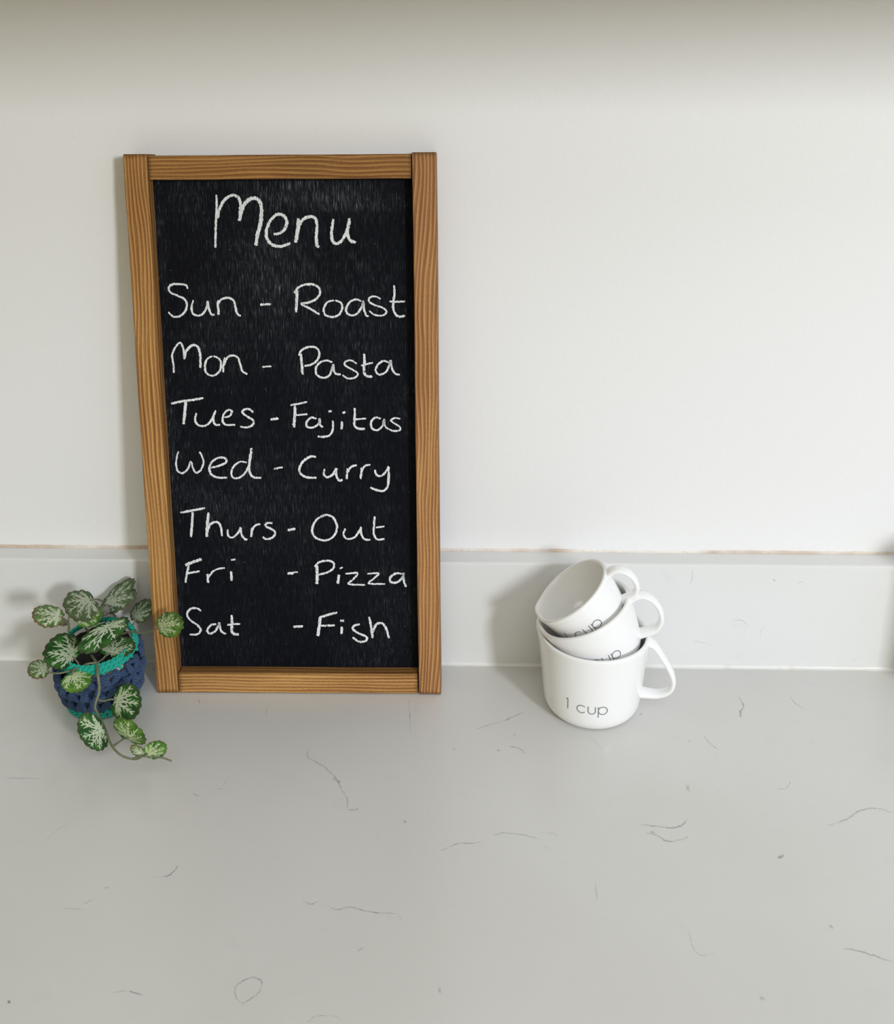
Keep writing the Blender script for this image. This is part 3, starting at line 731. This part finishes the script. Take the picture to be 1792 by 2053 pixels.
# dark lining behind the stitches, open at the holes
V = []; F = []; na, nz = 78, 12
for i in range(nz+1):
    for k in range(na):
        z = .009+(PH-.0150-.009+.004)*i/nz; a = 2*math.pi*k/na; V.append(cyl(a, cover_r(z)-.0008, z))
for i in range(nz):
    for k in range(na):
        if i >= 9 and (k-3) % 9 in (0, 8, 1) and i < 12: continue
        F.append((i*na+k, i*na+(k+1) % na, (i+1)*na+(k+1) % na, (i+1)*na+k))
li = mesh('navy_lining', V, F, navy, pot, attrs={'along': [0]*len(V), 'around': [0]*len(V)})
# teal base
y = Yarn(); n = 34
for row, (z0, h, r0) in enumerate([(.0012, .0050, .0268), (.0062, .0050, .0284)]):
    for k in range(n):
        a = 2*math.pi*(k+.5*row)/n; d = 2*math.pi/n
        for sgn in (-1, 1):
            y.strand([cyl(a, r0-.0012, z0+.0002), cyl(a+sgn*d*.30, r0+.0010, z0+h*.4), cyl(a+sgn*d*.5, r0-.0004, z0+h)], .00122+J(.0001))
y.build('teal_base', teal, pot)

# the whole cover and pot lean: the rim is a little lower in front
TILT = math.tan(math.radians(8))
for o_ in pot.children:
    for v_ in o_.data.vertices:
        v_.co.z += v_.co.y*TILT*max(0, min(1, (v_.co.z-.006)/(PH-.006)))

# ------------------------------------------------------------------ trailing plant
plant = empty('trailing_plant', (PX, PY, .043), 'trailing silver-veined green plant growing from the crocheted pot', 'plant')
INV = Matrix.Translation((-PX, -PY, -.043))
m_leaves = {}
for key, (g0, g1, silver, rimc) in {'dark': ((.008, .050, .008), (.026, .115, .012), (.44, .50, .34), (.05, .035, .018)),
        'fresh': ((.040, .135, .014), (.11, .26, .030), (.50, .58, .33), (.075, .10, .02)),
        'pale': ((.055, .120, .030), (.11, .20, .05), (.55, .60, .42), (.20, .045, .030)),
        'grey': ((.045, .095, .035), (.085, .135, .05), (.40, .45, .34), (.10, .08, .05)),
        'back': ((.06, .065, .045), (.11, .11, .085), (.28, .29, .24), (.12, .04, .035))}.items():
    m, nt, b = mat('leaf_'+key)
    v = nt.nodes.new('ShaderNodeAttribute'); v.attribute_name = 'vein'; r = nt.nodes.new('ShaderNodeAttribute'); r.attribute_name = 'rim'
    n1 = noise(nt, coord(nt), 130, 2); n2 = noise(nt, coord(nt), 1400, 2)
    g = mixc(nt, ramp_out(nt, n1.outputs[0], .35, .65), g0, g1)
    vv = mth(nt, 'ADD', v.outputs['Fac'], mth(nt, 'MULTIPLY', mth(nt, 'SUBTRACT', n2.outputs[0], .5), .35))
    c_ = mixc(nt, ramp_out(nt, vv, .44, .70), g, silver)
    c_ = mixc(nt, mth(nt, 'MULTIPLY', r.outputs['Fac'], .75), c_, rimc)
    L(nt, c_, b.inputs['Base Color']); b.inputs['Roughness'].default_value = .55; b.inputs['Specular IOR Level'].default_value = .3
    bump(nt, b, v.outputs['Fac'], -.25, .0006)
    m_leaves[key] = m
m_stem, nt, b = mat('stem_green'); n1 = noise(nt, coord(nt), 200, 2)
L(nt, mixc(nt, n1.outputs[0], (.10, .12, .06), (.22, .23, .14)), b.inputs['Base Color']); b.inputs['Roughness'].default_value = .6

def vein_field(rnd, notch):
    """unit leaf: petiole point at (-.62, 0), outline about the unit circle; returns vein segments (p, q, w0, w1)"""
    segs = []; p0 = np.array([-.62, 0.0])
    angs = [0, 24, -26, 50, -52, 80, -82, 116, -118, 145, -147]
    for a in angs:
        a = math.radians(a+rnd.uniform(-5, 5)); d = np.array([math.cos(a), math.sin(a)])
        bq = p0@d; L_ = -bq+math.sqrt(max(.01, bq*bq-(p0@p0)+.93**2)); L_ *= .94 if abs(a) < 1.9 else .72
        n = 5; prev = p0; w = .050 if abs(a) < 1.5 else .044; cur = rnd.uniform(-.12, .12)
        for i in range(1, n+1):
            t = i/n; ang = a+cur*t; q = p0+np.array([math.cos(ang), math.sin(ang)])*L_*t
            segs.append((prev, q, w*(1-.35*(t-1/n)), w*(1-.35*t)))
            if 1 <= i < n and L_ > .55:
                for sg in (1, -1):
                    if rnd.random() < .9:
                        b2 = ang+sg*math.radians(rnd.uniform(26, 42)); ln = L_*(.20+.16*(1-t))*rnd.uniform(.7, 1.15)
                        e = q+np.array([math.cos(b2), math.sin(b2)])*ln
                        segs.append((q, e, w*(1-.25*t)*.90, .028))
            prev = q
    return segs
def make_leaf(P, T, W, YP, dT, dW, kind='dark', cup=.10, fold=0.0, seed=0, name='leaf'):
    """P vein origin, T tip, W half-width vector end (crop coords of the plant); YP distance from the upstand, dT / dW how far tip / side come forward"""
    rnd = random.Random(seed)
    A = at(*Q(*P), YP); B_ = at(*Q(*T), YP-dT)
    U = (B_-A)/1.62; C0 = A+U*.62
    # side vector
    cpx = (P[0]+(T[0]-P[0])*.62/1.62, P[1]+(T[1]-P[1])*.62/1.62)
    Wv = at(*Q(cpx[0]+W[0], cpx[1]+W[1]), C0[1]-dW)-C0
    Nn = np.cross(U, Wv); Nn /= np.linalg.norm(Nn)
    if Nn@(CAM-C0) < 0: Nn = -Nn
    size = (np.linalg.norm(U)+np.linalg.norm(Wv))/2
    na, nr = 132, 34; segs = vein_field(rnd, 0)
    nl = rnd.choice([15, 16, 17]); ph = rnd.uniform(0, 1)
    pts = [(-.62, 0.0)]; rad = [0.0]
    p0 = np.array([-.62, 0])
    for k in range(na):
        a = 2*math.pi*k/na-math.pi; d = np.array([math.cos(a), math.sin(a)])
        bq = p0@d; full = -bq+math.sqrt(bq*bq-(p0@p0)+1)
        e = p0+d*full; th = math.atan2(e[1], e[0])
        out = 1+.085*(abs(math.cos(nl*th/2+ph))-.6)+.02*math.sin(3*th+seed)
        full2 = -bq+math.sqrt(max(bq*bq-(p0@p0)+out*out, .001))
        if abs(a) > 2.30: full2 *= 1-.85*((abs(a)-2.30)/(math.pi-2.30))**1.2      # sinus at the petiole
        for i in range(1, nr+1): pts.append(tuple(p0+d*full2*(i/nr))); rad.append(i/nr)
    X = np.array(pts); rad = np.array(rad)
    dist = np.zeros(len(X))
    for p, q, w0, w1 in segs:
        d = q-p; t = np.clip(((X-p)@d)/(d@d), 0, 1); D = np.linalg.norm(X-p-t[:, None]*d, axis=1)
        w = w0+(w1-w0)*t; dist = np.maximum(dist, np.clip(1.0-.5*D/w, 0, 1))
    hub = np.clip(1.0-.5*np.linalg.norm(X-p0, axis=1)/.09, 0, 1); dist = np.maximum(dist, hub)
    rr2 = (X**2).sum(1)
    hgt = -cup*size*rr2+cup*size*.4+fold*size*np.abs(X[:, 1])+.012*size*np.sin(X[:, 0]*7+seed)*np.cos(X[:, 1]*6+seed*2)
    hgt = hgt+.022*size*dist*-1+.03*size*rad**6*np.sin(np.arctan2(X[:, 1], X[:, 0])*nl/2)
    V = C0+X[:, :1]*U+X[:, 1:]*Wv+hgt[:, None]*Nn-np.array([PX, PY, .043])
    F = []
    for k in range(na):
        k2 = (k+1) % na
        F.append((0, 1+k*nr, 1+k2*nr))
        for i in range(nr-1): F.append((1+k*nr+i, 1+k*nr+i+1, 1+k2*nr+i+1, 1+k2*nr+i))
    if np.cross(U, Wv)@Nn < 0: F = [tuple(reversed(f)) for f in F]
    o = mesh(name, V, F, m_leaves[kind], plant, attrs={'vein': dist, 'rim': np.clip((rad-.90)/.10, 0, 1)})
    so = o.modifiers.new('thickness', 'SOLIDIFY'); so.thickness = .00045; so.offset = -1
    return A
# (vein origin, tip, half-width vector, Y, tip forward, side forward, kind, cup, fold)
LV = [
 ((425, 465), (168, 425), (-22, 108), -.072, .004, .012, 'pale', .12, 0),            # far left
 ((728, 312), (490, 425), (92, 138), -.050, .006, .016, 'grey', .16, .10),           # large, upper left
 ((625, 500), (800, 350), (100, 95), -.056, -.004, .004, 'fresh', .10, 0),
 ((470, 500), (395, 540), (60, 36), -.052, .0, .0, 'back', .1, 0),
 ((890, 355), (1150, 95), (52, 55), -.020, -.010, .006, 'grey', .08, 0),           # narrow, top
 ((900, 350), (1165, 200), (42, 92), -.024, -.008, .012, 'grey', .14, 0),
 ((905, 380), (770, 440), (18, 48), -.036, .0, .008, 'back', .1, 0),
 ((1170, 475), (1305, 300), (78, 48), -.026, -.004, .010, 'grey', .12, 0),           # back right
 ((1412, 572), (1610, 475), (58, 112), -.062, .006, .014, 'fresh', .14, 0),          # over the frame
 ((908, 548), (790, 800), (235, -88), -.060, .022, -.010, 'dark', .10, .16),        # big centre
 ((935, 818), (1085, 655), (150, 52), -.066, -.016, .006, 'dark', .08, .10),         # over the soil
 ((560, 852), (345, 690), (-128, 150), -.074, .004, .020, 'dark', .16, 0),           # large left
 ((300, 975), (125, 955), (-18, 92), -.088, .004, .012, 'pale', .14, 0),             # small lower left
 ((545, 1040), (700, 1150), (-118, 92), -.094, .006, .012, 'fresh', .12, 0),         # on the cover
 ((985, 1280), (1215, 1330), (-42, 185), -.100, .008, .010, 'dark', .12, 0),         # low right
 ((835, 1560), (640, 1650), (-92, -178), -.128, .008, .002, 'dark', .14, 0),        # low left
 ((1110, 1655), (1095, 1480), (-156, -72), -.128, .002, -.004, 'fresh', .12, 0),
 ((1240, 1800), (1130, 1720), (38, -34), -.150, .0, .0, 'pale', .1, .2),
 ((1290, 1790), (1470, 1730), (30, 80), -.152, .0, .0, 'fresh', .12, 0),
]
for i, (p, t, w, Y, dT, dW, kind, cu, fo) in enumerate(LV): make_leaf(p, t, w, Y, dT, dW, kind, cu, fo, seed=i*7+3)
# a narrow bud leaf at the end of the runner
def stem(name, pts, r0, r1):
    P = smooth_line([at(*Q(x, y), Y)-np.array([PX, PY, .043]) for x, y, Y in pts], 7)
    P = [np.array([p[0], p[1], max(p[2], -.043+max(r0, r1)+.0002)]) for p in P]
    V, F = tube(P, list(np.linspace(r0, r1, len(P))), 8); return mesh(name, V, F, m_stem, plant)
stem('runner', [(770, 790, -.052), (740, 835, -.062), (790, 920, -.080), (808, 1050, -.092), (818, 1190, -.096), (778, 1330, -.102), (800, 1400, -.106), (860, 1520, -.118), (930, 1700, -.140), (1000, 1790, -.148), (1080, 1835, -.150), (1180, 1850, -.151), (1260, 1820, -.151), (1420, 1835, -.153), (1520, 1868, -.155)], .0013, .0006)
PET = [
 [(520, 610, -.060), (515, 540, -.060), (480, 490, -.066), (430, 467, -.072)],
 [(530, 600, -.055), (520, 520, -.054), (520, 470, -.053)],
 [(760, 700, -.050), (700, 600, -.050), (655, 520, -.054), (640, 492, -.056)],
 [(860, 320, -.034), (800, 298, -.044), (735, 305, -.050)],
 [(985, 480, -.032), (940, 420, -.028), (905, 365, -.024), (900, 350, -.022)],
 [(1130, 600, -.034), (1150, 540, -.029), (1170, 480, -.026)],
 [(1035, 640, -.045), (1120, 612, -.046), (1230, 628, -.050), (1330, 605, -.056), (1412, 575, -.062)],
 [(880, 700, -.052), (905, 630, -.056), (912, 562, -.060)],
 [(795, 915, -.080), (840, 890, -.074), (885, 845, -.069), (935, 820, -.066)],
 [(790, 912, -.080), (700, 925, -.082), (640, 950, -.080), (600, 900, -.077), (562, 855, -.074)],
 [(640, 950, -.080), (560, 985, -.085), (440, 1015, -.088), (350, 1010, -.088), (302, 978, -.088)],
 [(640, 950, -.081), (570, 985, -.088), (548, 1038, -.094)],
 [(812, 1275, -.099), (860, 1285, -.100), (930, 1270, -.100), (985, 1275, -.100)],
 [(860, 1520, -.118), (845, 1545, -.124), (825, 1565, -.128)],
 [(955, 1725, -.142), (1000, 1690, -.136), (1060, 1650, -.130), (1110, 1640, -.128)],
 [(1150, 1845, -.151), (1200, 1820, -.151), (1240, 1802, -.150)],
 [(1260, 1822, -.151), (1290, 1792, -.152)],
]
for i, p in enumerate(PET): stem('petiole', p, .00085, .0006)

# ------------------------------------------------------------------ added unseen jar beyond the right edge, put there to shade the upstand
jar = empty('shade_jar', (.4300, -.085, .0002), 'added unseen white lidded jar right of the stacked cups, shading the upstand', 'jar')
JS = 1.02
V, F = lathe([(0, 0), (.043, 0), (.047, .004), (.048, .02), (.048, .125), (.046, .131), (.044, .133), (0, .133)]); mesh('body', V, F, m_por, jar)
V, F = lathe([(0, .1332), (.0475, .1332), (.049, .136), (.049, .143), (.046, .147), (.010, .150), (.0, .150)]); lid = mesh('lid', V, F, m_por, jar)
V, F = lathe([(0, .1502), (.007, .1502), (.006, .156), (.010, .161), (.010, .167), (.005, .171), (0, .171)], 24); mesh('knob', V, F, m_por, lid)
for o_ in (jar.children[0], lid, lid.children[0]):
    for v_ in o_.data.vertices: v_.co.z *= JS
